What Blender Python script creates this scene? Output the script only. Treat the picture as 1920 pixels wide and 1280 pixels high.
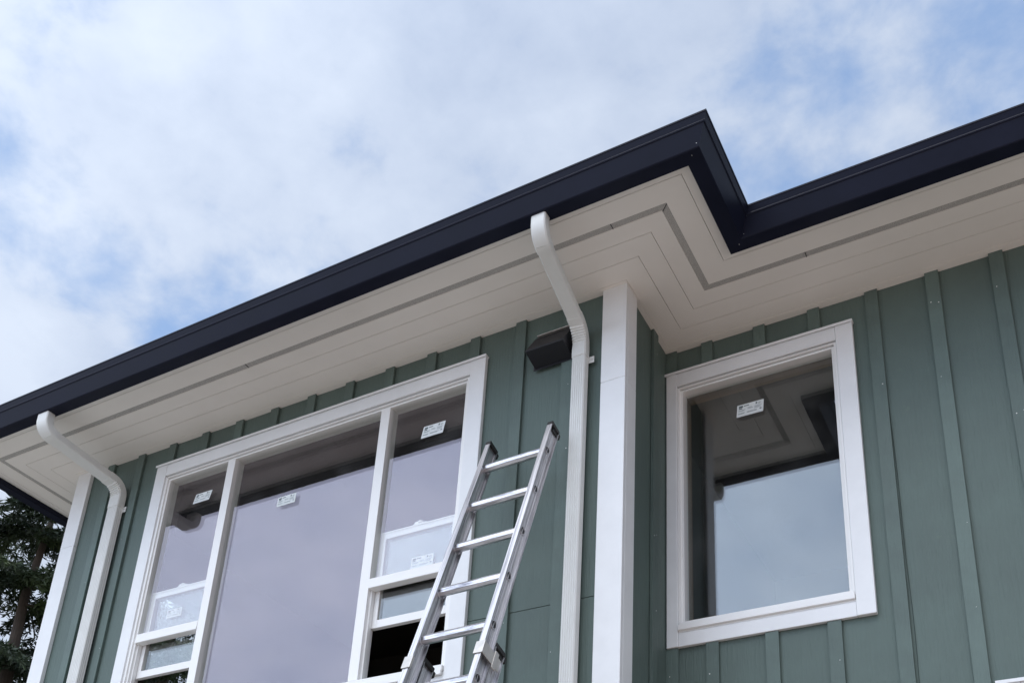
import bpy, bmesh, math, random
from mathutils import Vector, Matrix
rad = math.radians
scene = bpy.context.scene
for o in list(bpy.data.objects):
    bpy.data.objects.remove(o)

# ------------------------------------------------------------------ camera
CAM = Vector((1.8402, -4.0242, 1.5993))
right = Vector((0.869758, 0.490269, 0.056182))
up = Vector((0.147633, -0.367147, 0.918372))
fwd = Vector((-0.470877, 0.790468, 0.391709))
cd = bpy.data.cameras.new('camera')
cam = bpy.data.objects.new('camera', cd)
scene.collection.objects.link(cam)
m3 = Matrix((right, up, -fwd)).transposed()
cam.matrix_world = Matrix.Translation(CAM) @ m3.to_4x4()
cd.sensor_fit = 'HORIZONTAL'; cd.sensor_width = 36.0
cd.lens = 2004.2 / 1920 * 36.0
cd.shift_x = 0.0
cd.shift_y = 640.0 / 1920           # the photograph is the upper half of a taller frame
cd.clip_start = 0.05; cd.clip_end = 2000
scene.camera = cam

# ------------------------------------------------------------------ light
SUN_EL, SUN_AZ = 62.0, 178.0         # azimuth clockwise from +y (north): from the front of the house
world = bpy.data.worlds.new('World'); scene.world = world
world.use_nodes = True
wn = world.node_tree.nodes; wl = world.node_tree.links
wn.clear()
def N(nt, t, **kw):
    n = nt.nodes.new(t)
    for k, v in kw.items():
        setattr(n, k, v)
    return n
wt = world.node_tree
wout = N(wt, 'ShaderNodeOutputWorld'); wbg = N(wt, 'ShaderNodeBackground')
sky = N(wt, 'ShaderNodeTexSky'); sky.sky_type = 'NISHITA'; sky.sun_disc = False
sky.sun_elevation = rad(SUN_EL); sky.sun_rotation = rad(SUN_AZ)
sky.air_density = 1.0; sky.dust_density = 0.6; sky.ozone_density = 1.6
tc = N(wt, 'ShaderNodeTexCoord')
mp = N(wt, 'ShaderNodeMapping'); mp.inputs['Scale'].default_value = (1.0, 1.0, 1.5)
mp.inputs['Location'].default_value = (0.35, 1.2, 0.2)
wl.new(tc.outputs['Generated'], mp.inputs['Vector'])
n1 = N(wt, 'ShaderNodeTexNoise'); n1.inputs['Scale'].default_value = 4.2; n1.inputs['Detail'].default_value = 5; n1.inputs['Roughness'].default_value = .52; n1.inputs['Distortion'].default_value = .1
n2 = N(wt, 'ShaderNodeTexNoise'); n2.inputs['Scale'].default_value = 2.2; n2.inputs['Detail'].default_value = 4; n2.inputs['Roughness'].default_value = .5
wl.new(mp.outputs['Vector'], n1.inputs['Vector']); wl.new(mp.outputs['Vector'], n2.inputs['Vector'])
n3 = N(wt, 'ShaderNodeTexNoise'); n3.inputs['Scale'].default_value = 13; n3.inputs['Detail'].default_value = 6; n3.inputs['Roughness'].default_value = .55; n3.inputs['Distortion'].default_value = .12
wl.new(mp.outputs['Vector'], n3.inputs['Vector'])
def wmath(op, a, b=None, clamp=False):
    n = N(wt, 'ShaderNodeMath', operation=op); n.use_clamp = clamp
    for i, v in enumerate((a, b)):
        if v is None: continue
        if isinstance(v, (int, float)): n.inputs[i].default_value = v
        else: wl.new(v, n.inputs[i])
    return n.outputs[0]
# openings in the cloud deck: (direction, angular radius, depth)
OPEN = [((-0.093, 0.651, 0.753), 12, .26), ((0.03, 0.62, 0.78), 10, .16), ((-0.624, 0.448, 0.641), 9, .34),
        ((-0.687, 0.345, 0.639), 6, .30), ((0.25, .66, .70), 16, .25), ((-.35,.72,.6), 8, .25), ((-.20, .66, .72), 9, .25)]
COVER = [((-.25, -.85, .45), 75, .7), ((-0.586, 0.402, 0.704), 8, .25), ((-0.737, 0.392, 0.55), 8, .4), ((-0.30, 0.52, 0.80), 13, .25), ((-.74, .42, .50), 8, .4)]
cover = wmath('ADD', wmath('MULTIPLY', wmath('SUBTRACT', n1.outputs['Fac'], .5), 1.5), wmath('MULTIPLY', wmath('SUBTRACT', n3.outputs['Fac'], .5), 1.8))
cover = wmath('ADD', cover, .76)
def lobe(d, r):
    vm = N(wt, 'ShaderNodeVectorMath', operation='DOT_PRODUCT')
    vm.inputs[1].default_value = Vector(d).normalized()
    nz = N(wt, 'ShaderNodeVectorMath', operation='NORMALIZE')
    wl.new(tc.outputs['Generated'], nz.inputs[0]); wl.new(nz.outputs[0], vm.inputs[0])
    mr = N(wt, 'ShaderNodeMapRange', interpolation_type='SMOOTHSTEP')
    mr.inputs['From Min'].default_value = math.cos(rad(r)); mr.inputs['From Max'].default_value = 1.0
    wl.new(vm.outputs['Value'], mr.inputs['Value'])
    return mr.outputs['Result']
for d, r, a in OPEN:
    cover = wmath('SUBTRACT', cover, wmath('MULTIPLY', lobe(d, r), a))
for d, r, a in COVER:
    cover = wmath('ADD', cover, wmath('MULTIPLY', lobe(d, r), a))
cm = N(wt, 'ShaderNodeMapRange', interpolation_type='SMOOTHSTEP')
cm.inputs['From Min'].default_value = 0.05; cm.inputs['From Max'].default_value = .85
cm.inputs['To Min'].default_value = .40
wl.new(cover, cm.inputs['Value'])
ccol = N(wt, 'ShaderNodeMix', data_type='RGBA')
ccol.inputs['A'].default_value = (3.15, 3.75, 4.9, 1); ccol.inputs['B'].default_value = (4.6, 5.15, 6.1, 1)
cr = N(wt, 'ShaderNodeMapRange'); cr.inputs['From Min'].default_value = .34; cr.inputs['From Max'].default_value = .64
wl.new(wmath('ADD', wmath('MULTIPLY', n2.outputs['Fac'], .6), wmath('MULTIPLY', n3.outputs['Fac'], .4)), cr.inputs['Value']); wl.new(cr.outputs['Result'], ccol.inputs['Factor'])
mix = N(wt, 'ShaderNodeMix', data_type='RGBA')
wl.new(cm.outputs['Result'], mix.inputs['Factor'])
# brightening lobes added to the unseen front sky, lighting facade and panes
glow = N(wt, 'ShaderNodeVectorMath', operation='SCALE'); wl.new(ccol.outputs['Result'], glow.inputs[0])
wl.new(wmath('ADD', wmath('ADD', wmath('MULTIPLY', lobe((-.30, -.62, .80), 80), .45), wmath('MULTIPLY', lobe((-.46, -.80, .37), 38), 2.0)), 1.0), glow.inputs['Scale'])
blue = N(wt, 'ShaderNodeVectorMath', operation='MULTIPLY'); wl.new(sky.outputs['Color'], blue.inputs[0]); blue.inputs[1].default_value = (1.0, 1.5, 1.75)
wl.new(blue.outputs[0], mix.inputs['A']); wl.new(glow.outputs[0], mix.inputs['B'])
wl.new(mix.outputs['Result'], wbg.inputs['Color'])
wbg.inputs['Strength'].default_value = 0.15
wl.new(wbg.outputs['Background'], wout.inputs['Surface'])

sl = bpy.data.lights.new('sun', 'SUN'); sl.energy = 1.55; sl.angle = rad(44); sl.color = (1.0, .97, .93)
sun = bpy.data.objects.new('sun', sl); scene.collection.objects.link(sun)
_d = Vector((math.sin(rad(SUN_AZ)) * math.cos(rad(SUN_EL)), math.cos(rad(SUN_AZ)) * math.cos(rad(SUN_EL)), math.sin(rad(SUN_EL))))
sun.rotation_euler = (-_d).to_track_quat('-Z', 'Y').to_euler()

scene.view_settings.view_transform = 'Standard'
scene.view_settings.look = 'None'
scene.view_settings.exposure = 0.0
scene.view_settings.gamma = 1.0
scene.view_settings.use_curve_mapping = False
scene.render.engine = 'CYCLES'
scene.cycles.max_bounces = 10; scene.cycles.transparent_max_bounces = 16
scene.cycles.diffuse_bounces = 5; scene.cycles.glossy_bounces = 5
scene.cycles.use_denoising = True
scene.cycles.caustics_reflective = False; scene.cycles.caustics_refractive = False

# ------------------------------------------------------------------ helpers
COL = scene.collection
class MB:
    """collects geometry for ONE mesh object"""
    def __init__(s): s.v = []; s.f = []; s.m = []
    def add(s, vs, fs, mi=0):
        o = len(s.v); s.v += [tuple(v) for v in vs]
        s.f += [tuple(i + o for i in f) for f in fs]; s.m += [mi] * len(fs)
    def box(s, x0, x1, y0, y1, z0, z1, mi=0):
        vs = [(x, y, z) for z in (z0, z1) for y in (y0, y1) for x in (x0, x1)]
        s.add(vs, [(0, 2, 3, 1), (4, 5, 7, 6), (0, 1, 5, 4), (2, 6, 7, 3), (0, 4, 6, 2), (1, 3, 7, 5)], mi)
    def obox(s, c, ax, hs, mi=0):
        """oriented box: centre, three axes, half sizes"""
        c = Vector(c); vs = []
        for k in (-1, 1):
            for j in (-1, 1):
                for i in (-1, 1):
                    vs.append(c + ax[0] * (i * hs[0]) + ax[1] * (j * hs[1]) + ax[2] * (k * hs[2]))
        s.add(vs, [(0, 2, 3, 1), (4, 5, 7, 6), (0, 1, 5, 4), (2, 6, 7, 3), (0, 4, 6, 2), (1, 3, 7, 5)], mi)
    def loft(s, rings, cap=True, mi=0, closed=True):
        n = len(rings[0]); vs = [p for r in rings for p in r]; fs = []
        for k in range(len(rings) - 1):
            for i in range(n if closed else n - 1):
                j = (i + 1) % n
                fs.append((k * n + i, k * n + j, (k + 1) * n + j, (k + 1) * n + i))
        if cap:
            fs.append(tuple(range(n))[::-1]); fs.append(tuple((len(rings) - 1) * n + i for i in range(n)))
        s.add(vs, fs, mi)
    def cyl(s, a, b, r, n=12, mi=0, r2=None):
        a = Vector(a); b = Vector(b); w = (b - a).normalized()
        u = w.orthogonal().normalized(); v = w.cross(u)
        r2 = r if r2 is None else r2
        s.loft([[a + (u * math.cos(t) + v * math.sin(t)) * r for t in [2 * math.pi * i / n for i in range(n)]],
                [b + (u * math.cos(t) + v * math.sin(t)) * r2 for t in [2 * math.pi * i / n for i in range(n)]]], True, mi)
    def build(s, name, mats, parent=None, bevel=0, smooth=False):
        me = bpy.data.meshes.new(name); me.from_pydata(s.v, [], s.f)
        if not isinstance(mats, (list, tuple)): mats = [mats]
        for mt in mats: me.materials.append(mt)
        me.polygons.foreach_set('material_index', s.m)
        bm = bmesh.new(); bm.from_mesh(me)
        bmesh.ops.recalc_face_normals(bm, faces=bm.faces); bm.to_mesh(me); bm.free()
        if smooth: me.polygons.foreach_set('use_smooth', [True] * len(me.polygons))
        me.update()
        o = bpy.data.objects.new(name, me); COL.objects.link(o)
        if parent is not None: o.parent = parent
        if bevel:
            b = o.modifiers.new('bevel', 'BEVEL'); b.width = bevel; b.segments = 2; b.limit_method = 'ANGLE'; b.angle_limit = rad(40)
        if smooth:
            try:
                me.set_sharp_from_angle(angle=rad(40))
            except Exception: pass
        return o
def empty(name, loc=(0, 0, 0)):
    o = bpy.data.objects.new(name, None); COL.objects.link(o); o.location = loc; o.empty_display_size = .3
    return o
def tag(o, label=None, cat=None, group=None, kind=None):
    for k, v in (('label', label), ('category', cat), ('group', group), ('kind', kind)):
        if v: o[k] = v
    return o

# ------------------------------------------------------------------ materials
def pmat(name, col, rough=.6, metal=0.0, spec=.5, var=.06, vscale=3.0, bump=0.0, bscale=(60, 60, 60), bdist=.002, spots=None, rvar=.1, detail=4):
    m = bpy.data.materials.new(name); m.use_nodes = True
    nt = m.node_tree; b = nt.nodes['Principled BSDF']; L = nt.links
    t = N(nt, 'ShaderNodeTexCoord')
    nz = N(nt, 'ShaderNodeTexNoise'); nz.inputs['Scale'].default_value = vscale; nz.inputs['Detail'].default_value = 6; nz.inputs['Roughness'].default_value = .6
    L.new(t.outputs['Object'], nz.inputs['Vector'])
    hsv = N(nt, 'ShaderNodeMix', data_type='RGBA')
    c = Vector(col[:3])
    hsv.inputs['A'].default_value = (*(c * (1 - var)), 1); hsv.inputs['B'].default_value = (*(c * (1 + var)), 1)
    mr = N(nt, 'ShaderNodeMapRange'); mr.inputs['From Min'].default_value = .3; mr.inputs['From Max'].default_value = .7
    L.new(nz.outputs['Fac'], mr.inputs['Value']); L.new(mr.outputs['Result'], hsv.inputs['Factor'])
    out = hsv.outputs['Result']
    if spots:
        sc, thr, scol = spots
        n3 = N(nt, 'ShaderNodeTexNoise'); n3.inputs['Scale'].default_value = sc; n3.inputs['Detail'].default_value = 8; n3.inputs['Roughness'].default_value = .65
        L.new(t.outputs['Object'], n3.inputs['Vector'])
        m3_ = N(nt, 'ShaderNodeMapRange'); m3_.inputs['From Min'].default_value = thr; m3_.inputs['From Max'].default_value = thr + .1; m3_.inputs['To Max'].default_value = .6
        L.new(n3.outputs['Fac'], m3_.inputs['Value'])
        mx = N(nt, 'ShaderNodeMix', data_type='RGBA'); L.new(m3_.outputs['Result'], mx.inputs['Factor'])
        L.new(out, mx.inputs['A']); mx.inputs['B'].default_value = (*scol, 1); out = mx.outputs['Result']
    L.new(out, b.inputs['Base Color'])
    b.inputs['Metallic'].default_value = metal
    b.inputs['Specular IOR Level'].default_value = spec
    r = N(nt, 'ShaderNodeMapRange'); r.inputs['To Min'].default_value = max(.02, rough - rvar); r.inputs['To Max'].default_value = min(1, rough + rvar)
    L.new(nz.outputs['Fac'], r.inputs['Value']); L.new(r.outputs['Result'], b.inputs['Roughness'])
    if bump:
        mpn = N(nt, 'ShaderNodeMapping'); mpn.inputs['Scale'].default_value = bscale
        L.new(t.outputs['Object'], mpn.inputs['Vector'])
        nb = N(nt, 'ShaderNodeTexNoise'); nb.inputs['Scale'].default_value = 1.0; nb.inputs['Detail'].default_value = detail; nb.inputs['Roughness'].default_value = .65; nb.inputs['Distortion'].default_value = .3
        L.new(mpn.outputs['Vector'], nb.inputs['Vector'])
        bp = N(nt, 'ShaderNodeBump'); bp.inputs['Strength'].default_value = bump; bp.inputs['Distance'].default_value = bdist
        L.new(nb.outputs['Fac'], bp.inputs['Height']); L.new(bp.outputs['Normal'], b.inputs['Normal'])
    return m
GREEN = (.095, .135, .121)
M = {}
M['siding'] = pmat('sage_green_paint', GREEN, .62, var=.12, vscale=2.2, bump=1.0, bscale=(85, 85, 6), bdist=.004, spots=(9, .64, (.115, .165, .13)))
M['batten'] = pmat('sage_green_batten_paint', (.097, .138, .124), .58, var=.12, vscale=6, bump=.9, bscale=(110, 110, 8), bdist=.003)
_nt = M['batten'].node_tree; _b = _nt.nodes['Principled BSDF']; _src = _b.inputs['Base Color'].links[0].from_socket
_oi = N(_nt, 'ShaderNodeObjectInfo'); _hs = N(_nt, 'ShaderNodeHueSaturation'); _vr = N(_nt, 'ShaderNodeMapRange'); _vr.inputs['To Min'].default_value = .90; _vr.inputs['To Max'].default_value = 1.12
_nt.links.new(_oi.outputs['Random'], _vr.inputs['Value']); _nt.links.new(_vr.outputs['Result'], _hs.inputs['Value']); _nt.links.new(_src, _hs.inputs['Color']); _nt.links.new(_hs.outputs['Color'], _b.inputs['Base Color'])
M['nail'] = pmat('white_nail_filler', (.75, .76, .74), .5, var=.03)
M['trim'] = pmat('white_trim_paint', (.785, .80, .81), .5, var=.035, vscale=7, bump=.25, bscale=(110, 110, 14), bdist=.001, spots=(16, .70, (.66, .63, .62)))
M['vinyl'] = pmat('white_vinyl', (.84, .84, .83), .35, var=.02, vscale=4)
M['soffit'] = pmat('white_soffit_metal', (.82, .785, .735), .5, var=.03, vscale=2.5, bump=.12, bscale=(220, 220, 220), bdist=.0006)
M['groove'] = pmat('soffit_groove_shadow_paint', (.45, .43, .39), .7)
M['gutter'] = pmat('navy_black_metal', (.0105, .0125, .025), .34, var=.12, vscale=5, spec=.11)
M['spout'] = pmat('white_spout_metal', (.68, .69, .67), .42, var=.035, vscale=9)
M['black'] = pmat('black_plastic', (.007, .007, .011), .55, var=.1)
M['rubber'] = pmat('black_rubber', (.014, .014, .014), .6, var=.15, vscale=40)
M['roof'] = pmat('dark_shingle', (.05, .05, .055), .9, var=.25, vscale=25, bump=.4, bscale=(40, 40, 40), bdist=.006)
M['wood'] = pmat('raw_framing_wood', (.20, .13, .075), .75, var=.2, vscale=5, bump=.3, bscale=(60, 60, 6))
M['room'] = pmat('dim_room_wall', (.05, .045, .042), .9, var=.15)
M['paper'] = pmat('white_label_paper', (.74, .78, .78), .5, var=.05, vscale=40)
M['print'] = pmat('dark_label_ink', (.06, .09, .10), .6, var=.2, vscale=60)
M['print2'] = pmat('grey_label_ink', (.38, .43, .44), .6, var=.2, vscale=60)
M['caulk'] = pmat('dark_caulk', (.035, .055, .048), .6)

def alu(name, streak):
    m = bpy.data.materials.new(name); m.use_nodes = True
    nt = m.node_tree; L = nt.links; b = nt.nodes['Principled BSDF']
    t = N(nt, 'ShaderNodeTexCoord'); mpn = N(nt, 'ShaderNodeMapping'); mpn.inputs['Scale'].default_value = streak
    rt = N(nt, 'ShaderNodeMapping'); rt.inputs['Rotation'].default_value = (rad(19.1), 0, 0)
    L.new(t.outputs['Object'], rt.inputs['Vector']); L.new(rt.outputs['Vector'], mpn.inputs['Vector'])
    nz = N(nt, 'ShaderNodeTexNoise'); nz.inputs['Scale'].default_value = 1; nz.inputs['Detail'].default_value = 6; nz.inputs['Roughness'].default_value = .7
    L.new(mpn.outputs['Vector'], nz.inputs['Vector'])
    rp = N(nt, 'ShaderNodeValToRGB'); e = rp.color_ramp.elements
    e[0].position = .30; e[0].color = (.17, .165, .19, 1); e[1].position = .55; e[1].color = (.72, .71, .73, 1)
    L.new(nz.outputs['Fac'], rp.inputs['Fac']); L.new(rp.outputs['Color'], b.inputs['Base Color'])
    b.inputs['Metallic'].default_value = .95
    mr = N(nt, 'ShaderNodeMapRange'); mr.inputs['To Min'].default_value = .28; mr.inputs['To Max'].default_value = .55
    L.new(nz.outputs['Fac'], mr.inputs['Value']); L.new(mr.outputs['Result'], b.inputs['Roughness'])
    return m
M['alu'] = alu('brushed_aluminium', (75, 75, 1.2))
M['alu_rung'] = alu('brushed_aluminium_rung', (6, 70, 70))
M['alu_cast'] = pmat('cast_aluminium', (.62, .60, .57), .5, metal=.7, var=.12, vscale=30)

def vent_mat():
    m = pmat('perforated_vent_metal', (.54, .52, .49), .55, var=.05)
    nt = m.node_tree; L = nt.links; b = nt.nodes['Principled BSDF']
    src = b.inputs['Base Color'].links[0].from_socket
    t = N(nt, 'ShaderNodeTexCoord'); vo = N(nt, 'ShaderNodeTexVoronoi'); vo.inputs['Scale'].default_value = 210; vo.inputs['Randomness'].default_value = .15
    L.new(t.outputs['Object'], vo.inputs['Vector'])
    mr = N(nt, 'ShaderNodeMapRange'); mr.inputs['From Min'].default_value = .30; mr.inputs['From Max'].default_value = .36
    L.new(vo.outputs['Distance'], mr.inputs['Value'])
    mx = N(nt, 'ShaderNodeMix', data_type='RGBA'); mx.inputs['A'].default_value = (.03, .03, .03, 1)
    L.new(src, mx.inputs['B']); L.new(mr.outputs['Result'], mx.inputs['Factor']); L.new(mx.outputs['Result'], b.inputs['Base Color'])
    return m
M['vent'] = vent_mat()

def glass(name, refl, tint, base=.30):
    m = bpy.data.materials.new(name); m.use_nodes = True
    nt = m.node_tree; L = nt.links; nt.nodes.clear()
    o = N(nt, 'ShaderNodeOutputMaterial'); mx = N(nt, 'ShaderNodeMixShader')
    g = N(nt, 'ShaderNodeBsdfGlossy'); g.inputs['Roughness'].default_value = 0.0
    g.inputs['Color'].default_value = (*refl, 1)
    tr = N(nt, 'ShaderNodeBsdfTransparent'); tr.inputs['Color'].default_value = (*tint, 1)
    fr = N(nt, 'ShaderNodeLayerWeight'); fr.inputs['Blend'].default_value = .5
    pw = N(nt, 'ShaderNodeMath', operation='POWER'); pw.inputs[1].default_value = 5.0; L.new(fr.outputs['Facing'], pw.inputs[0])
    a = N(nt, 'ShaderNodeMath', operation='MULTIPLY_ADD'); a.use_clamp = True; a.inputs[1].default_value = 1 - base; a.inputs[2].default_value = base
    L.new(pw.outputs[0], a.inputs[0]); L.new(a.outputs[0], mx.inputs['Fac'])
    # faint film of dust and slow waviness of the sheet
    t = N(nt, 'ShaderNodeTexCoord')
    nz = N(nt, 'ShaderNodeTexNoise'); nz.inputs['Scale'].default_value = 1.6; nz.inputs['Detail'].default_value = 2
    L.new(t.outputs['Object'], nz.inputs['Vector'])
    bp = N(nt, 'ShaderNodeBump'); bp.inputs['Strength'].default_value = .05; bp.inputs['Distance'].default_value = .002
    L.new(nz.outputs['Fac'], bp.inputs['Height'])
    df = N(nt, 'ShaderNodeBsdfDiffuse'); df.inputs['Color'].default_value = (.7, .7, .7, 1)
    m2 = N(nt, 'ShaderNodeMixShader')
    nd = N(nt, 'ShaderNodeTexNoise'); nd.inputs['Scale'].default_value = 5; nd.inputs['Detail'].default_value = 4; nd.inputs['Roughness'].default_value = .55
    L.new(t.outputs['Object'], nd.inputs['Vector'])
    mr = N(nt, 'ShaderNodeMapRange'); mr.inputs['From Min'].default_value = .45; mr.inputs['From Max'].default_value = .8; mr.inputs['To Min'].default_value = .004; mr.inputs['To Max'].default_value = .03
    L.new(nd.outputs['Fac'], mr.inputs['Value']); L.new(mr.outputs['Result'], m2.inputs['Fac'])
    L.new(tr.outputs[0], mx.inputs[1]); L.new(g.outputs[0], mx.inputs[2])
    L.new(mx.outputs[0], m2.inputs[1]); L.new(df.outputs[0], m2.inputs[2])
    L.new(m2.outputs[0], o.inputs['Surface'])
    return m
M['glass_lilac'] = glass('coated_glass_lilac', (.95, .875, .985), (.95, .97, .95), .098)
M['glass_clear'] = glass('coated_glass_blue_grey', (.90, .95, 1.0), (.95, .97, .95), .105)

# ------------------------------------------------------------------ ground
gm = pmat('pale_gravel_ground', (.455, .425, .385), .95, var=.25, vscale=.6, bump=.5, bscale=(14, 14, 14), bdist=.03, spots=(30, .56, (.50, .465, .42)))
_nt = gm.node_tree; _b = _nt.nodes['Principled BSDF']; _src = _b.inputs['Base Color'].links[0].from_socket
_t = N(_nt, 'ShaderNodeTexCoord'); _sx = N(_nt, 'ShaderNodeSeparateXYZ'); _nt.links.new(_t.outputs['Object'], _sx.inputs[0])
_nz = N(_nt, 'ShaderNodeTexNoise'); _nz.inputs['Scale'].default_value = .5; _nt.links.new(_t.outputs['Object'], _nz.inputs['Vector'])
_ad = N(_nt, 'ShaderNodeMath', operation='MULTIPLY_ADD'); _ad.inputs[1].default_value = 2.5; _nt.links.new(_nz.outputs['Fac'], _ad.inputs[0]); _nt.links.new(_sx.outputs['X'], _ad.inputs[2])
_mr = N(_nt, 'ShaderNodeMapRange'); _mr.inputs['From Min'].default_value = 0.6; _mr.inputs['From Max'].default_value = 2.0; _nt.links.new(_ad.outputs[0], _mr.inputs['Value'])
_mx = N(_nt, 'ShaderNodeMix', data_type='RGBA'); _mx.blend_type = 'MULTIPLY'; _nt.links.new(_mr.outputs['Result'], _mx.inputs['Factor'])
_nt.links.new(_src, _mx.inputs['A']); _mx.inputs['B'].default_value = (1.12, .93, .84, 1); _nt.links.new(_mx.outputs['Result'], _b.inputs['Base Color'])
g = MB(); g.add([(-300, -300, 0), (300, -300, 0), (300, 300, 0), (-300, 300, 0)], [(0, 1, 2, 3)])
tag(g.build('ground', gm), 'pale gravel ground around the house', None, None, 'structure')

# ------------------------------------------------------------------ house
ZS = 5.85            # soffit level
YA, YB = .05, .655   # face of the front wall and of the recessed wall
XR, XL = -.03, -4.31 # face of the return wall, of the left end wall
XE, YE = 6.5, 8.0
house = tag(empty('house', (0, 0, 0)), 'two storey sage green board and batten house with white trim and dark gutters', 'house')

def wall_sheet(mb, u0, u1, z0, z1, d0, d1, holes, axis='y', mi=0):
    """sheet from depth d0 to d1 with rectangular holes (u0,u1,z0,z1); axis: the normal's axis"""
    us = sorted({u0, u1, *[h[0] for h in holes], *[h[1] for h in holes]}); us = [u for u in us if u0 <= u <= u1]
    zs = sorted({z0, z1, *[h[2] for h in holes], *[h[3] for h in holes]}); zs = [z for z in zs if z0 <= z <= z1]
    def solid(i, j):
        if i < 0 or j < 0 or i >= len(us) - 1 or j >= len(zs) - 1: return False
        cu = (us[i] + us[i + 1]) / 2; cz = (zs[j] + zs[j + 1]) / 2
        return not any(h[0] < cu < h[1] and h[2] < cz < h[3] for h in holes)
    def P(u, d, z): return (u, d, z) if axis == 'y' else (d, u, z)
    for i in range(len(us) - 1):
        for j in range(len(zs) - 1):
            if not solid(i, j): continue
            a, b, c, e = us[i], us[i + 1], zs[j], zs[j + 1]
            for d in (d0, d1):
                mb.add([P(a, d, c), P(b, d, c), P(b, d, e), P(a, d, e)], [(0, 1, 2, 3)], mi)
            if not solid(i - 1, j): mb.add([P(a, d0, c), P(a, d1, c), P(a, d1, e), P(a, d0, e)], [(0, 1, 2, 3)], mi)
            if not solid(i + 1, j): mb.add([P(b, d0, c), P(b, d1, c), P(b, d1, e), P(b, d0, e)], [(0, 1, 2, 3)], mi)
            if not solid(i, j - 1): mb.add([P(a, d0, c), P(b, d0, c), P(b, d1, c), P(a, d1, c)], [(0, 1, 2, 3)], mi)
            if not solid(i, j + 1): mb.add([P(a, d0, e), P(b, d0, e), P(b, d1, e), P(a, d1, e)], [(0, 1, 2, 3)], mi)

WA = (-3.40, -.965, 3.70, 5.60)     # rough opening, wide window
WB = (.03, .94, 4.02, 5.595)        # rough opening, single window
WC = (1.50, 2.9, 1.5, 3.43)         # opening below, bottom right of the picture
WL = (.78, 1.36, 4.35, 5.3)           # opening in the left end wall
JZ = 4.002                          # butt joint of the siding sheets
w = MB(); wall_sheet(w, XL + .012, XR - .012, .25, ZS + .02, YA, YA + .010, [WA, (XL + .012, WA[0], JZ, JZ + .004), (WA[1], XR - .012, JZ, JZ + .004)])
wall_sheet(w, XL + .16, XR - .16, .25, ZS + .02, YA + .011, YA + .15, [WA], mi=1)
tag(w.build('wall', [M['siding'], M['room']], house), 'front wall of sage green panels')
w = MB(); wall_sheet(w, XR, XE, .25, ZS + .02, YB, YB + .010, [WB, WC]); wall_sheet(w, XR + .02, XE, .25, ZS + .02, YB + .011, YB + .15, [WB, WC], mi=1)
tag(w.build('wall', [M['siding'], M['room']], house), 'recessed right wall of sage green panels')
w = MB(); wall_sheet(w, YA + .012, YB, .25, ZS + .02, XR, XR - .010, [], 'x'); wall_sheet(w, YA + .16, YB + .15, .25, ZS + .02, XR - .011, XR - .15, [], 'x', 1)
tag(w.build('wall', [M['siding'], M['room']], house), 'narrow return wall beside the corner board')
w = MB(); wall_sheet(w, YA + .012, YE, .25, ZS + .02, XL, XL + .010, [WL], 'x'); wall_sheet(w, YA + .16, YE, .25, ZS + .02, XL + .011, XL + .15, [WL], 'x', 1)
tag(w.build('wall', [M['siding'], M['room']], house), 'left end wall')
w = MB(); wall_sheet(w, XL, XE, .25, ZS + .02, YE + .002, YE + .16, [], 'y'); w.build('wall', M['siding'], house)
w = MB(); wall_sheet(w, YB + .16, YE, .25, ZS + .02, XE + .001, XE + .15, [], 'x'); w.build('wall', M['siding'], house)
f_ = MB(); f_.box(XL + .05, XE + .14, .75, YE + .1, 0, .245); f_.box(XL + .05, XR - .05, .10, .748, 0, .245)
f_.build('foundation', pmat('concrete_foundation', (.32, .31, .29), .9, var=.1, bump=.3), house)
# rooms behind the glass
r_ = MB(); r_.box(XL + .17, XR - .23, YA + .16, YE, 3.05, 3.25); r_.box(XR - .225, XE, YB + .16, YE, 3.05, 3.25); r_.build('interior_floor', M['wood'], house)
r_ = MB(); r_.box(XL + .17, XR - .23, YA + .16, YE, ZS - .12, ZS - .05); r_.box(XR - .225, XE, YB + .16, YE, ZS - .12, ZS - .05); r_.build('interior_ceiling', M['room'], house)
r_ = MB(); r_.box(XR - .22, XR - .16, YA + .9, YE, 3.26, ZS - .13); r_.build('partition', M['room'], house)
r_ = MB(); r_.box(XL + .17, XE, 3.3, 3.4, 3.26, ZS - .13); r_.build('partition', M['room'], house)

# ---- battens
rng = random.Random(7)
def batten(axis, u, z0, z1, face, sgn, joint=None, width=.066, nails=True, th=.019):
    b = MB(); h = width / 2
    def bx(a0, a1, d0, d1, c0, c1, mi=0):
        if axis == 'y': b.box(a0, a1, min(d0, d1), max(d0, d1), c0, c1, mi)
        else: b.box(min(d0, d1), max(d0, d1), a0, a1, c0, c1, mi)
    bx(u - h, u + h, face + sgn * .003, face + sgn * th, z0, z1)
    if nails:
        z = z1 - rng.uniform(.12, .3)
        while z > z0 + .05:
            for s in (-1, 1):
                if rng.random() < .28:
                    zz = z + rng.uniform(-.02, .02); uu = u + s * rng.uniform(.012, .02); r = rng.uniform(.0016, .0034)
                    d = face + sgn * (th + .0002); e = face + sgn * (th + .0018)
                    p = (uu, d, zz) if axis == 'y' else (d, uu, zz); q = (uu, e, zz) if axis == 'y' else (e, uu, zz)
                    b.cyl(p, q, r, 8, 1)
            z -= rng.uniform(.36, .46)
    o = b.build('batten', [M['batten'], M['nail']], house)
    mod = o.modifiers.new('bevel', 'BEVEL'); mod.width = .0025; mod.segments = 2; mod.limit_method = 'ANGLE'; mod.angle_limit = rad(60)
    return o
ZT = ZS - .001
for k in range(13):
    u = -.355 - .3035 * k
    if u < -.92 and u > -3.46:
        batten('y', u, 5.694, ZT, YA, -1, nails=False)
        batten('y', u, .30, 3.645, YA, -1)
    else:
        batten('y', u, .30, ZT, YA, -1)
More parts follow.
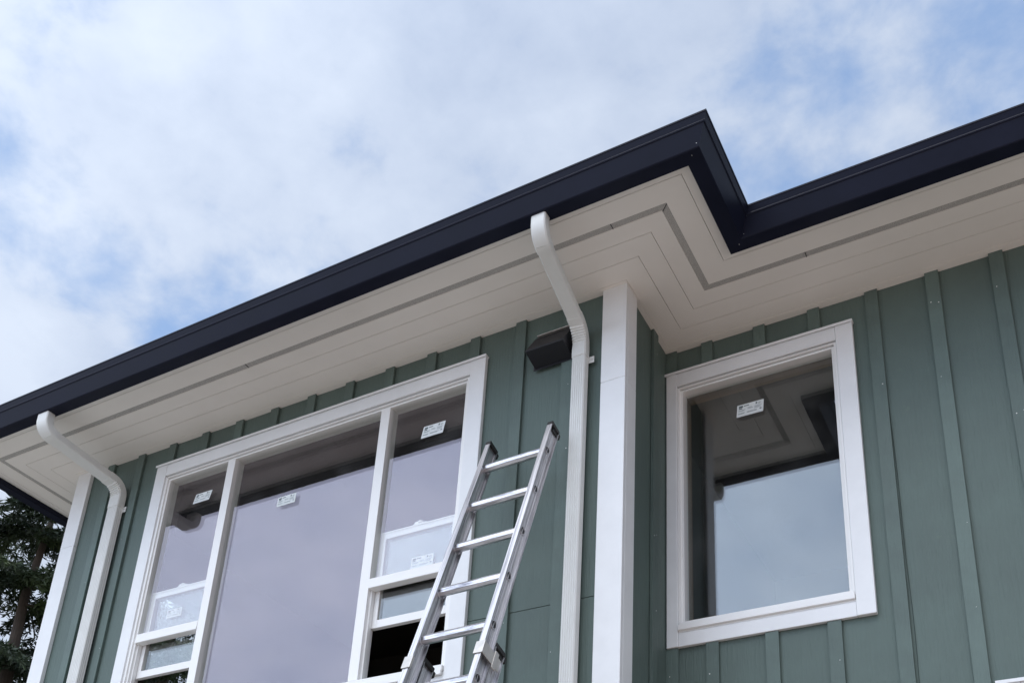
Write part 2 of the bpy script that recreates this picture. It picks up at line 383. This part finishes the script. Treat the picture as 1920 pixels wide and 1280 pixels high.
BX = [.003, .217, .521, .823, 1.129, 1.434, 1.741, 2.046, 2.35, 2.655, 2.96, 3.3, 3.6]
for u in BX:
    if u < 1.0:
        batten('y', u, 5.694, ZT, YB, -1, nails=False); batten('y', u, .30, 3.949, YB, -1)
    elif 1.45 < u < 2.95:
        batten('y', u, 3.525, ZT, YB, -1)
    else:
        batten('y', u, .30, ZT, YB, -1)
batten('x', .443, .30, ZT, XR, 1)
cb = MB(); pts = []
for i in range(60):
    z = 5.3 - i * .04
    pts.append(Vector((1.129 + .033 + .006 + .006 * math.sin(z * 1.9 + .6) + .002 * math.sin(z * 7), YB - .001, z)))
for a, b in zip(pts, pts[1:]): cb.cyl(a, b, .0018, 6)
cb.build('caulk_bead', M['caulk'], house)

# ---- nails on the panels
for (face, xs, zs_) in ((YA, (-.78, -.52, -.2), (3.6, 4.4, 4.9)),):
    pass

# ---- corner boards
def board(name, x0, x1, y0, y1, z0, z1, mat=None, bevel=.003, parent=None):
    b = MB(); b.box(x0, x1, y0, y1, z0, z1); return b.build(name, mat or M['trim'], parent or house, bevel)
def corner(xo, sx, label):
    """corner board of two boards; split at the joint height"""
    b = MB()
    x_in = xo - sx * .140
    for z0, z1 in ((.26, 5.2315), (5.2327, ZS - .001)):
        b.box(min(xo, x_in), max(xo, x_in), .020, YA - .0005, z0, z1)
        b.box(min(xo, xo - sx * .024), max(xo, xo - sx * .024), YA + .0005, .160, z0, z1)
    return tag(b.build('corner_trim', M['trim'], house, .003), label)
corner(-.006, 1, 'white corner board at the step of the facade')
corner(-4.332, -1, 'white corner board at the left end of the facade')

# ---- soffit, vent strip, gutter: swept round the plan of the eaves
def stations(o):
    return [(-4.34 - o, YE + .6), (-4.34 - o, -o), (o, -o), (o, .605 - o), (XE + .6, .605 - o)]
def sweep(mb, prof, closed=True, mi=0, cap=True):
    rings = []
    for k in range(5):
        rings.append([(*stations(o)[k], z) for (o, z) in prof])
    mb.loft(rings, cap, mi, closed)
s = MB()
offs = [(0.0, .1205), (.1235, .2405), (.2435, .343), (.380, .504), (.507, .562)]
for a, b in offs:
    sweep(s, [(a, ZS), (b, ZS), (b, ZS + .010), (a, ZS + .010)])
sweep(s, [(-.055, ZS - .0015), (-.0015, ZS - .0015), (-.0015, ZS + .010), (-.055, ZS + .010)])
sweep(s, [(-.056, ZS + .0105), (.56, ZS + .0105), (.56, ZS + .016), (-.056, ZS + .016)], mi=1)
soffit = s.build('soffit', [M['soffit'], M['groove']], house)
v_ = MB(); sweep(v_, [(.344, ZS + .002), (.379, ZS + .002), (.379, ZS + .008), (.344, ZS + .008)])
# joints between vent lengths
for x, y, ax in ((-2.364, -.3615, 0), (.079, -.3615, 0), (.893, .2435, 0), (3.3, .2435, 0), (.3615, -.355, 1)):
    if ax == 0: v_.box(x - .0014, x + .0014, y - .019, y + .019, ZS - .0008, ZS + .0018, 1)
    else: v_.obox((x, y, ZS + .0005), (Vector((1, 1, 0)).normalized(), Vector((1, -1, 0)).normalized(), Vector((0, 0, 1))), (.0014, .025, .0012), 1)
tag(v_.build('soffit_vent', [M['vent'], M['black']], soffit), 'grey perforated vent strip')
gp = [(.5635, ZS + .09), (.5635, ZS - .036), (.567, ZS - .040), (.640, ZS - .040), (.645, ZS - .036), (.6835, ZS + .052), (.689, ZS + .054), (.6915, ZS + .059), (.6905, ZS + .064), (.686, ZS + .067),
      (.6985, ZS + .097), (.7025, ZS + .099), (.7030, ZS + .107), (.690, ZS + .108),
      (.680, ZS + .100), (.674, ZS + .062), (.648, ZS + .03), (.640, ZS - .034), (.570, ZS - .034), (.566, ZS + .09)]
gu = MB(); sweep(gu, gp)
for k, (o, z) in enumerate([(.648, ZS - .02), (.612, ZS - .0405), (.662, ZS + .034)]):
    for st in (2, 3):
        x, y = stations(o)[st]; sg = 1 if st == 2 else -1
        gu.cyl((x - .012 * sg, y - .001, z - .001), (x - .012 * sg, y - .0045, z - .002), .0016, 8, 1)
gutter = gu.build('gutter', [M['gutter'], M['alu_cast']], house)
tag(gutter, 'navy black eaves gutter')
rf = MB(); sweep(rf, [(.60, ZS + .085), (-2.10, ZS + .985), (-2.10, ZS + .965), (.60, ZS + .065)])
rf.add([(-2.24, YE + .6, ZS + .986), (-2.24, 2.10, ZS + .986), (-2.10, 2.10, ZS + .986), (-2.10, 2.705, ZS + .986), (XE + .6, 2.705, ZS + .986), (XE + .6, YE + .6, ZS + .986)], [(0, 1, 2, 3, 4, 5)])
rf.build('roof', M['roof'], house)

# ---- downspouts
def section(wd, dp, ribs, rib=.003):
    """closed outline, (a across the front, b outwards); front at b=+dp/2"""
    p = []; hw, hd = wd / 2, dp / 2; c = .006
    def side(x0, y0, x1, y1, n):
        for i in range(n + 1):
            t = i / n
            x = x0 + (x1 - x0) * t; y = y0 + (y1 - y0) * t
            nx, ny = (y1 - y0), -(x1 - x0); l = math.hypot(nx, ny); nx /= l; ny /= l
            q = rib * (1 if (i // 2) % 2 == 0 else 0) if ribs and 1 < i < n - 1 else (rib if ribs else 0)
            p.append((x - nx * (rib - q), y - ny * (rib - q)) if ribs else (x, y))
    n = 22 if ribs else 4
    side(hw - c, hd, -hw + c, hd, n); side(-hw, hd - c, -hw, -hd + c, 12 if ribs else 3)
    side(-hw + c, -hd, hw - c, -hd, n); side(hw, -hd + c, hw, hd - c, 12 if ribs else 3)
    # outward normals for the traversal above point the wrong way; mirror offsets are symmetric enough
    return p
def pipe(mb, pts, sec, mi=0, scale=None):
    """pts: list of (x,y,z) centre line in a plane of constant-ish x; section a=x axis, b = outward normal"""
    rings = []
    for i, p in enumerate(pts):
        p = Vector(p); a = Vector(pts[max(0, i - 1)]); b = Vector(pts[min(len(pts) - 1, i + 1)])
        t = (b - a).normalized()
        xa = Vector((1, 0, 0)); xa = (xa - t * xa.dot(t)).normalized()
        n = xa.cross(t).normalized()       # going down (0,0,-1): (1,0,0)x(0,0,-1) = (0,1,0)
        n = -n
        k = scale[i] if scale else (1, 1)
        hd = max(q[1] for q in sec)
        if len(k) > 2:
            ring_ = []
            for q in sec:
                w_ = max(0.0, k[3] * q[1] / hd)       # crimps only on the inner side of the bend
                ring_.append(p + xa * (q[0] * (k[0] + k[2] * w_ * .6)) + n * (q[1] * (k[1] + k[2] * 2.4 * w_)))
            rings.append(ring_)
        else:
            rings.append([p + xa * (q[0] * k[0]) + n * (q[1] * k[1]) for q in sec])
    mb.loft(rings, True, mi)
def arc(p0, d0, d1, r, n):
    """arc starting at p0 in direction d0 turning to d1, radius r (in their plane)"""
    d0 = Vector(d0).normalized(); d1 = Vector(d1).normalized()
    ang = d0.angle(d1); side = (d1 - d0 * d1.dot(d0)).normalized()
    c = Vector(p0) + side * r
    return [c - side * (r * math.cos(ang * i / n)) + d0 * (r * math.sin(ang * i / n)) for i in range(n + 1)]
def downspout(xt, xb, wd, label, strap_right, zt=5.345, dp=.051):
    yt, yb = -.605, .0045
    slope = Vector((xb - xt, .48, -.075)).normalized()
    down = Vector((0, 0, -1))
    top = [Vector((xt, yt, ZS - .041)), Vector((xt, yt, ZS - .085))]
    a1 = arc(top[1], down, slope, .085, 22)
    # lower bend: finish at (xb, yb, *) going down
    ang = down.angle(slope); r2 = .10
    e = arc((0, 0, 0), slope, down, r2, 22)
    off = e[-1]
    # choose start so that y ends at yb
    start = a1[-1] + slope * ((yb - off.y - a1[-1].y) / slope.y)
    a2 = [start + q for q in e]
    endx = a2[-1].x
    for q in a1: pass
    root = MB()
    pipe(root, [(endx, yb, a2[-1].z - .075), (endx, yb, 3.5), (endx, yb, .15)], section(wd, dp, True))
    st = a1[-1] + slope * -.0; en = a2[0]
    pipe(root, [st - slope * .03, st + (en - st) * .5, en + slope * .03], section(wd * .985, dp * .97, False))
    o = root.build('downspout', M['spout'], house)
    tag(o, label)
    for pts_, crimp_in in ((top + a1 + [a1[-1] + slope * .015], 1), ([a2[0] - slope * .03] + a2 + [a2[-1] + down * .04, a2[-1] + down * .088], -1)):
        el = MB(); sc = []
        n_ = len(pts_)
        for i in range(n_):
            inb = 3 < i < n_ - 3
            k = 1.05
            if i >= n_ - 2 and crimp_in < 0: k = 1.075
            cr_ = (.07 if (i % 3 == 0) else (-.05 if i % 3 == 1 else 0)) if inb else 0
            sc.append((k, k + .01, cr_, -crimp_in))
        pipe(el, pts_, section(wd, dp, False), 0, sc)
        el.build('elbow', M['spout'], o, .0015)
    zc = a2[-1].z - .118
    sp = MB()
    hw = wd / 2 + .002
    sp.box(endx - hw, endx + hw, yb - dp / 2 - .0035, yb - dp / 2 - .002, zc - .012, zc + .012) if False else None
    for sd in ((1, -1) if strap_right == 0 else (strap_right,)):
        cx = endx + sd * (wd / 2 + .020)
        sp.box(min(endx + sd * (wd / 2 - .004), cx + sd * .012), max(endx + sd * (wd / 2 - .004), cx + sd * .012), YA - .026, YA - .022, zc - .004, zc + .036)
        sp.cyl((cx, YA - .026, zc + .016), (cx, YA - .030, zc + .016), .005, 10, 1)
    # rounded ear on the other side
    sd = -strap_right
    sp.box(endx - wd / 2 + .001, endx + wd / 2 - .001, YA - .0215, YA - .0195, zc - .004, zc + .030)
    sp.cyl((endx + sd * (wd / 2 + .004), YA - .0225, zc + .006), (endx + sd * (wd / 2 + .004), YA - .0185, zc + .006), .017, 16)
    sp.build('strap', [M['spout'], M['alu_cast']], o, .001)
    return o
downspout(-.197, -.247, .078, 'white downspout beside the corner board', 1)
downspout(-3.885, -3.825, .100, 'white downspout near the left end of the wall', 1, dp=.056)

# ---- ventilation hood
vh = MB(); X0, X1 = -.555, -.315
vh.box(X0 - .004, X1 + .004, YA - .022, YA - .0195, 5.458, 5.672)                      # back plate
prof = [(YA - .022, 5.668), (YA - .035, 5.668), (-.088, 5.506), (-.088, 5.498), (YA - .022, 5.470)]
vh.loft([[(X0 + .006, y, z) for y, z in prof], [(X1 - .006, y, z) for y, z in prof]], True)
hood = tag(vh.build('vent_hood', M['black'], house, .002), 'black exhaust vent hood under the eaves')
fl = MB(); fl.box(X0 + .02, X1 + .004, YA - .046, YA - .0225, 5.672, 5.677); fl.build('drip_flange', M['alu_cast'], hood)
# ---- windows
def sticker(parent, x0, x1, z0, z1, y, skew=0.0, seed=0):
    r = random.Random(seed)
    b = MB(); wd = x1 - x0; ht = z1 - z0
    def quad(a0, a1, c0, c1, d, mi):
        vs = [(x0 + wd * a + skew * c, d, z0 + ht * c + 0.0) for a, c in ((a0, c0), (a1, c0), (a1, c1), (a0, c1))]
        b.add(vs + [(v[0], v[1] + .0002, v[2]) for v in vs], [(0, 1, 2, 3), (4, 5, 6, 7), (0, 1, 5, 4), (1, 2, 6, 5), (2, 3, 7, 6), (3, 0, 4, 7)], mi)
    quad(0, 1, 0, 1, y, 0)
    yy = y - .0005
    quad(.07, .22, .74, .88, yy, 1); quad(.07, .20, .62, .70, yy, 1); quad(.26, .45, .80, .86, yy, 1)
    quad(.70, .76, .76, .90, yy, 1); quad(.86, .93, .26, .34, yy, 1)
    for (a, bb, c) in ((.06, .36, .50), (.06, .32, .44), (.40, .60, .60), (.40, .62, .52), (.66, .94, .60), (.66, .92, .52), (.66, .94, .44), (.05, .34, .26), (.05, .30, .20), (.38, .80, .27), (.38, .76, .21), (.80, .94, .80), (.80, .92, .73)):
        quad(a, bb - r.uniform(0, .05), c, c + .045, yy, 2)
    return b.build('sticker', [M['paper'], M['print'], M['print2']], parent)
def pane(parent, x0, x1, z0, z1, y, mat, gap=.017, label=None, name='pane'):
    b = MB()
    for d in (y, y + gap):
        b.add([(x0, d, z0), (x1, d, z0), (x1, d, z1), (x0, d, z1)], [(0, 1, 2, 3)])
    return b.build(name, mat, parent)
def trim_set(parent, xo0, xo1, zo0, zo1, xi0, xi1, zi0, zi1, y0, y1, proud=.004):
    """side boards full height, head and bottom board between; drip cap"""
    for a, b in ((xo0, xi0), (xi1, xo1)): board('trim', a, b, y0, y1, zo0, zo1, parent=parent)
    board('trim', xi0 + .0005, xi1 - .0005, y0 + .002, y1, zi1, zo1 - .001, parent=parent)
    board('trim', xi0 + .0005, xi1 - .0005, y0 + .004, y1, zo0, zi0, parent=parent)
    c = MB(); zc = zo1 + .001
    c.box(xo0 - .006, xo1 + .004, y0 - .009, y1, zc, zc + .007); c.box(xo0 - .006, xo1 + .004, y0 - .010, y0 - .0085, zc - .009, zc + .007)
    c.build('drip_cap', M['trim'], parent)
def ring(mb, x0, x1, z0, z1, wx, wz0, wz1, y0, y1, mi=0):
    """rectangular frame: outer x0..z1, member width wx at sides, wz0 bottom, wz1 top"""
    mb.box(x0, x0 + wx, y0, y1, z0, z1, mi); mb.box(x1 - wx, x1, y0, y1, z0, z1, mi)
    mb.box(x0 + wx, x1 - wx, y0, y1, z0, z0 + wz0, mi); mb.box(x0 + wx, x1 - wx, y0, y1, z1 - wz1, z1, mi)

# wide window, three lights
win = tag(empty('window'), 'wide white framed window of three lights'); win.parent = house
trim_set(win, -3.488, -.873, 3.655, 5.676, -3.392, -.973, 3.738, 5.586, .022, YA - .0005)
fm = MB()
ring(fm, -3.392, -.973, 3.738, 5.577, .020, .020, .008, .034, .060)            # nailing flange step
ring(fm, -3.388, -.977, 3.742, 5.563, .031, .045, .012, .046, .122)            # main frame, deep jamb
fm.build('frame', M['vinyl'], win, .002)
for a, b in ((-2.827, -2.763), (-1.600, -1.535)):
    mu = MB(); mu.box(a, b, .040, .122, 3.787, 5.552); mu.build('mullion', M['vinyl'], win, .002)
pane(win, -2.763, -1.600, 3.787, 5.552, .072, M['glass_lilac'])
sl_ = MB(); sl_.box(-3.384, -.981, .012, .046, 3.742, 3.772); sl_.box(-3.384, -.981, .006, .020, 3.716, 3.742); sl_.build('sill', M['vinyl'], win, .003)
def hung(x0, x1, zb=4.108, zt=4.710):
    pane(win, x0, x1, 4.39, 5.552, .066, M['glass_lilac'])
    b = MB(); b.box(x0 + .0005, x1 - .0005, .038, .086, 4.331, 4.392); b.box(x0 + .0005, x1 - .0005, .034, .0378, 4.331, 4.350); b.build('meeting_rail', M['vinyl'], win, .002)
    sa = MB(); ring(sa, x0 + .006, x1 - .006, zb, zt, .036, .048, .046, .092, .122); sa.box(x0 + .006, x1 - .006, .088, .0918, zt - .012, zt - .002)
    so = sa.build('sash', M['vinyl'], win, .002)
    pane(win, x0 + .042, x1 - .042, zb + .048, zt - .046, .102, M['glass_clear'], .012, name='sash_pane')
    cx = (x0 + x1) / 2
    lk = MB(); lk.box(cx - .045, cx + .045, .095, .118, zt, zt + .008); lk.cyl((cx, .106, zt + .008), (cx, .106, zt + .020), .018, 12); lk.box(cx - .04, cx - .005, .098, .108, zt + .008, zt + .022)
    lk.build('sash_lock', M['vinyl'], win, .001)
    for a, b in ((x0 + .0005, x0 + .012), (x1 - .012, x1 - .0005)):
        tr = MB(); tr.box(a, b, .062, .088, 3.787, 4.330); tr.build('track', M['vinyl'], win)
hung(-3.357, -2.827); hung(-1.535, -1.008)
sticker(win, -1.305, -1.155, 5.268, 5.346, .0645, .014, 1)
sticker(win, -2.361, -2.215, 5.090, 5.157, .0705, .002, 2)
sticker(win, -3.115, -2.97, 5.308, 5.378, .0645, .018, 3)
sticker(win, -1.308, -1.161, 4.428, 4.503, .1005, 0, 4)
sticker(win, -3.19, -3.06, 4.50, 4.56, .1005, 0, 5)

# single window in the recessed wall
wb = tag(empty('window'), 'single fixed white framed window'); wb.parent = house
trim_set(wb, -.024, 1.022, 3.951, 5.676, .038, .932, 4.028, 5.587, .626, YB - .0005)
fm = MB()
ring(fm, .039, .931, 4.030, 5.578, .013, .013, .008, .634, .655)
ring(fm, .046, .924, 4.036, 5.565, .022, .05, .014, .648, .715)
fm.build('frame', M['vinyl'], wb, .002)
sl_ = MB(); sl_.box(.040, .930, .618, .645, 4.040, 4.072); sl_.box(.046, .926, .626, .646, 4.072, 4.088); sl_.build('sill', M['vinyl'], wb, .003)
pane(wb, .066, .904, 4.085, 5.552, .690, M['glass_clear'])
lb = MB(); ring(lb, .034, .936, 4.025, 5.59, .026, .06, .024, .722, .80); lb.build('timber_lining', M['wood'], wb)
sticker(wb, .363, .512, 5.306, 5.384, .6885, .006, 6)
# window below, only its head shows at the lower right edge of the picture
wc = tag(empty('window'), 'window below the right wall, only its head board in view'); wc.parent = house
trim_set(wc, 1.49, 2.91, 1.42, 3.515, 1.58, 2.82, 1.52, 3.43, .626, YB - .0005)
fm = MB(); ring(fm, 1.582, 2.818, 1.522, 3.428, .05, .05, .04, .65, .72); fm.build('frame', M['vinyl'], wc, .002)
pane(wc, 1.632, 2.768, 1.572, 3.388, .690, M['glass_clear'])

# ------------------------------------------------------------------ ladder
A = Vector((-.342, -.156, 4.759)); Dn = Vector((.002, -.100, -.288)); Dn.normalize()
W_ = Vector((-1, .035, 0)).normalized()             # towards the left rail
Nn = Dn.cross(W_).normalized()
if Nn.y > 0: Nn = -Nn                               # out of the ladder, towards the viewer
SP = .305
ladder = tag(empty('ladder', (A + Dn * 4.9 + W_ * .19)), 'aluminium extension ladder leaning on the green wall beside the wide window', 'ladder')
LI = Matrix.Translation(-ladder.location)
def lbuild(mb, name, mats, parent=ladder, bevel=0, smooth=False):
    mb.v = [tuple(Vector(v) - ladder.location) for v in mb.v]
    return mb.build(name, mats, parent, bevel, smooth)
def chan(mb, c0, c1, inner, depth=.074, flange=.030, t=.004, mi=0):
    """I-beam rail between c0 and c1 (centre of the web); inner = direction to the other rail"""
    for s in (-1, 1):
        cc = (c0 + c1) / 2 + Nn * (s * (depth / 2 - t / 2)); L_ = (c1 - c0).length / 2
        mb.obox(cc, (inner, Nn, Dn), (flange / 2, t / 2, L_), mi)
        cc2 = (c0 + c1) / 2 + Nn * (s * (depth / 2 - t - .003))
        mb.obox(cc2, (inner, Nn, Dn), (.0045, .0028, L_), mi)
    mb.obox((c0 + c1) / 2, (inner, Nn, Dn), (.0022, depth / 2 - t - .0002, L_), mi)
    for s in (-.28, .0, .28):
        mb.obox((c0 + c1) / 2 + Nn * (s * depth), (inner, Nn, Dn), (.0036, .0022, L_), mi)
def rung(mb, p, q, r1=.0225, r2=.0205):
    """ribbed D-shaped tube from p to q"""
    w = (q - p).normalized(); n = 24
    def rg(c):
        out = []
        for i in range(n):
            t = 2 * math.pi * i / n
            k = 1.0 + (.05 if i % 3 == 0 else -.02)
            out.append(c + Nn * (math.cos(t) * r2 * k) - Dn * (math.sin(t) * r1 * (k if math.sin(t) < .85 else .9)))
        return out
    mb.loft([rg(p), rg(q)])
def section_(orig, k0, k1, front, topext):
    """one section: rails from -topext above rung k0 to rung k1"""
    wR = Vector(orig); wL = orig + W_ * .372
    zend = SP * (k1) + .15
    for wv, inn in ((wR, W_), (wL, -W_)):
        b = MB(); chan(b, wv - Dn * topext, wv + Dn * zend, inn); lbuild(b, 'rail', M['alu'], bevel=0)
        if front or True:
            c = MB()                                    # end cap
            top = wv - Dn * topext
            c.obox(top - Dn * .006, (W_, Nn, Dn), (.0165, .039, .012), 0)
            c.obox(top - Dn * .016 - Nn * .008, (W_, Nn, Dn), (.011, .026, .008), 0)
            c.obox(top + Dn * .012 - Nn * .046, (W_, Nn, Dn), (.0155, .008, .016), 0)
            c.obox(top - Dn * .004 - Nn * .056, (W_, Nn, Dn), (.010, .004, .006), 0)
            c.obox(top + Dn * .014 - Nn * .010 - inn * .006, (W_, Nn, Dn), (.004, .022, .016), 0)
            lbuild(c, 'end_cap', M['rubber'], bevel=.003)
    for k in range(k0, k1 + 1):
        b = MB(); rung(b, wR + Dn * (SP * k) + W_ * .0, wL + Dn * (SP * k)); lbuild(b, 'rung', M['alu_rung'], smooth=False)
        # swaged rung ends: flared collars inside, black discs outside painting the shade in the holes
        for wv, inn in ((wR, W_), (wL, -W_)):
            f = MB(); p = wv + Dn * (SP * k)
            for (h0, h1, r0, r1) in ((.0024, .008, .027, .0215),):
                n = 20
                def rg(h, r): return [p + inn * h + Nn * (math.cos(2 * math.pi * i / n) * r * .86) + Dn * (math.sin(2 * math.pi * i / n) * r) for i in range(n)]
                f.loft([rg(h0, r0), rg(h0 + .003, r0), rg(h1, r1)])
                f.loft([rg(-.0024, .0235), rg(-.0062, .0235), rg(-.0062, .0185), rg(-.0024, .0185)], False)
            n = 20
            f.add([p - inn * .0032 + Nn * (math.cos(2 * math.pi * i / n) * .0165) + Dn * (math.sin(2 * math.pi * i / n) * .0185) for i in range(n)], [tuple(range(n))], 1)
            lbuild(f, 'rung_ferrule', [M['alu_rung'], M['black']], smooth=False)
fly0 = A + W_ * .004
section_(fly0, 0, 12, True, .175)
base0 = fly0 + Dn * (SP * 5.0 - .010) - Nn * .080
section_(base0, 0, 8, False, .210)
# interlock brackets of the base section wrapping the fly rails
for wv, inn in ((fly0, W_), (fly0 + W_ * .372, -W_)):
    b = MB(); p = wv + Dn * 1.385
    b.obox(p + Nn * .0405, (W_, Nn, Dn), (.023, .0025, .034)); b.obox(p - inn * .0195 - Nn * .028, (W_, Nn, Dn), (.0022, .066, .032))
    b.obox(p + inn * .0205 + Nn * .034, (W_, Nn, Dn), (.0022, .006, .032))
    b.obox(p - inn * .0215 - Nn * .055, (W_, Nn, Dn), (.003, .014, .046))
    lbuild(b, 'guide_bracket', M['alu_cast'], bevel=.0015)

# ------------------------------------------------------------------ trees
def leaf_mat(name, c1, c2):
    m = bpy.data.materials.new(name); m.use_nodes = True
    nt = m.node_tree; L = nt.links; b = nt.nodes['Principled BSDF']
    t = N(nt, 'ShaderNodeTexCoord'); nz = N(nt, 'ShaderNodeTexNoise'); nz.inputs['Scale'].default_value = 1.1; nz.inputs['Detail'].default_value = 8
    L.new(t.outputs['Object'], nz.inputs['Vector'])
    mx = N(nt, 'ShaderNodeMix', data_type='RGBA'); mx.inputs['A'].default_value = (*c1, 1); mx.inputs['B'].default_value = (*c2, 1)
    mr = N(nt, 'ShaderNodeMapRange'); mr.inputs['From Min'].default_value = .38; mr.inputs['From Max'].default_value = .62
    L.new(nz.outputs['Fac'], mr.inputs['Value']); L.new(mr.outputs['Result'], mx.inputs['Factor'])
    L.new(mx.outputs['Result'], b.inputs['Base Color']); b.inputs['Roughness'].default_value = .6
    return m
M['needle'] = leaf_mat('dark_green_needles', (.012, .026, .012), (.060, .095, .026))
M['bark'] = pmat('grey_brown_bark', (.09, .07, .055), .9, var=.3, vscale=6, bump=.8, bscale=(25, 25, 5), bdist=.02)
def conifer(loc, height, base_r, seed, label, boughs=60, dens=1.0):
    r = random.Random(seed)
    root = tag(empty('conifer_tree', loc), label, 'tree', 'conifers beyond the house')
    t = MB(); n = 14; rings = []
    for i in range(9):
        z = height * i / 8; rr = .20 * (1 - i / 8) + .012
        cx, cy = .06 * math.sin(i * 1.3 + seed), .06 * math.cos(i * 1.7)
        rings.append([(cx + rr * math.cos(2 * math.pi * k / n), cy + rr * math.sin(2 * math.pi * k / n), z) for k in range(n)])
    t.loft(rings)
    cr = MB()
    tips = []
    for b in range(boughs):
        hfrac = (b // 7 + .5 + r.uniform(-.22, .22)) / (boughs / 7)
        z0 = height * (.16 + .82 * hfrac)
        Lb = base_r * (1 - hfrac) ** .75 * r.uniform(.7, 1.1) + .25
        az = (b % 7) * .8976 + (b // 7) * .41 + r.uniform(-.2, .2)
        ca, sa = math.cos(az), math.sin(az)
        droop = r.uniform(.34, .55)
        prev = Vector((0, 0, z0)); nseg = 9
        pts = []
        for i in range(nseg + 1):
            u = i / nseg
            pts.append(Vector((ca * Lb * u + .05 * math.sin(i + b), sa * Lb * u + .05 * math.cos(i * 1.4 + b), z0 + Lb * (.10 * u - droop * u * u + .16 * u ** 4))))
        for i in range(nseg):
            t.cyl(pts[i], pts[i + 1], .026 * (1 - i / nseg) * (Lb / base_r + .3) + .004, 5, 0, .026 * (1 - (i + 1) / nseg) * (Lb / base_r + .3) + .004)
        side = Vector((-sa, ca, 0))
        for i in range(1, nseg + 1):
            u = i / nseg
            half = Lb * (.34 * (1 - .55 * u)) + .10
            for sgn in (-1, 1):
                for q in range(2):
                    base = pts[i - 1].lerp(pts[i], r.random())
                    dirv = (side * sgn + Vector((ca, sa, 0)) * r.uniform(.35, .9) + Vector((0, 0, r.uniform(-.45, .02)))).normalized()
                    lt = half * r.uniform(.6, 1.1)
                    ns = max(3, int(lt / .024 * dens))
                    for e in range(ns):
                        w = (e + r.random()) / ns
                        c = base + dirv * (lt * w) + Vector((0, 0, -.22 * lt * w * w))
                        for _ in range(4):
                            d2 = (dirv * r.uniform(.2, 1.0) + Vector((r.uniform(-1, 1), r.uniform(-1, 1), r.uniform(-.9, .5))) * .8).normalized()
                            ln = r.uniform(.06, .15); wd = r.uniform(.008, .017)
                            s2 = d2.cross(Vector((r.uniform(-1, 1), r.uniform(-1, 1), r.uniform(-1, 1)))).normalized() * wd
                            cr.add([c, c + d2 * (ln * .5) + s2, c + d2 * ln, c + d2 * (ln * .5) - s2], [(0, 1, 2, 3)])
    me = t.build('trunk', M['bark'], root)
    # leaves: skip the normal recalculation
    mesh = bpy.data.meshes.new('crown'); mesh.from_pydata(cr.v, [], cr.f); mesh.materials.append(M['needle']); mesh.update()
    o = bpy.data.objects.new('crown', mesh); COL.objects.link(o); o.parent = root
    return root
def polar(az, D): return (CAM.x + D * math.sin(rad(az)), CAM.y + D * math.cos(rad(az)), 0)
conifer(polar(-57.6, 15.0), 10.9, 3.8, 3, 'dark conifer with drooping boughs beyond the left corner board', 63, .8)
conifer(polar(-50.0, 18.0), 13.6, 4.4, 11, 'dark conifer glimpsed through the open sash at the left of the wide window', 70, .7)
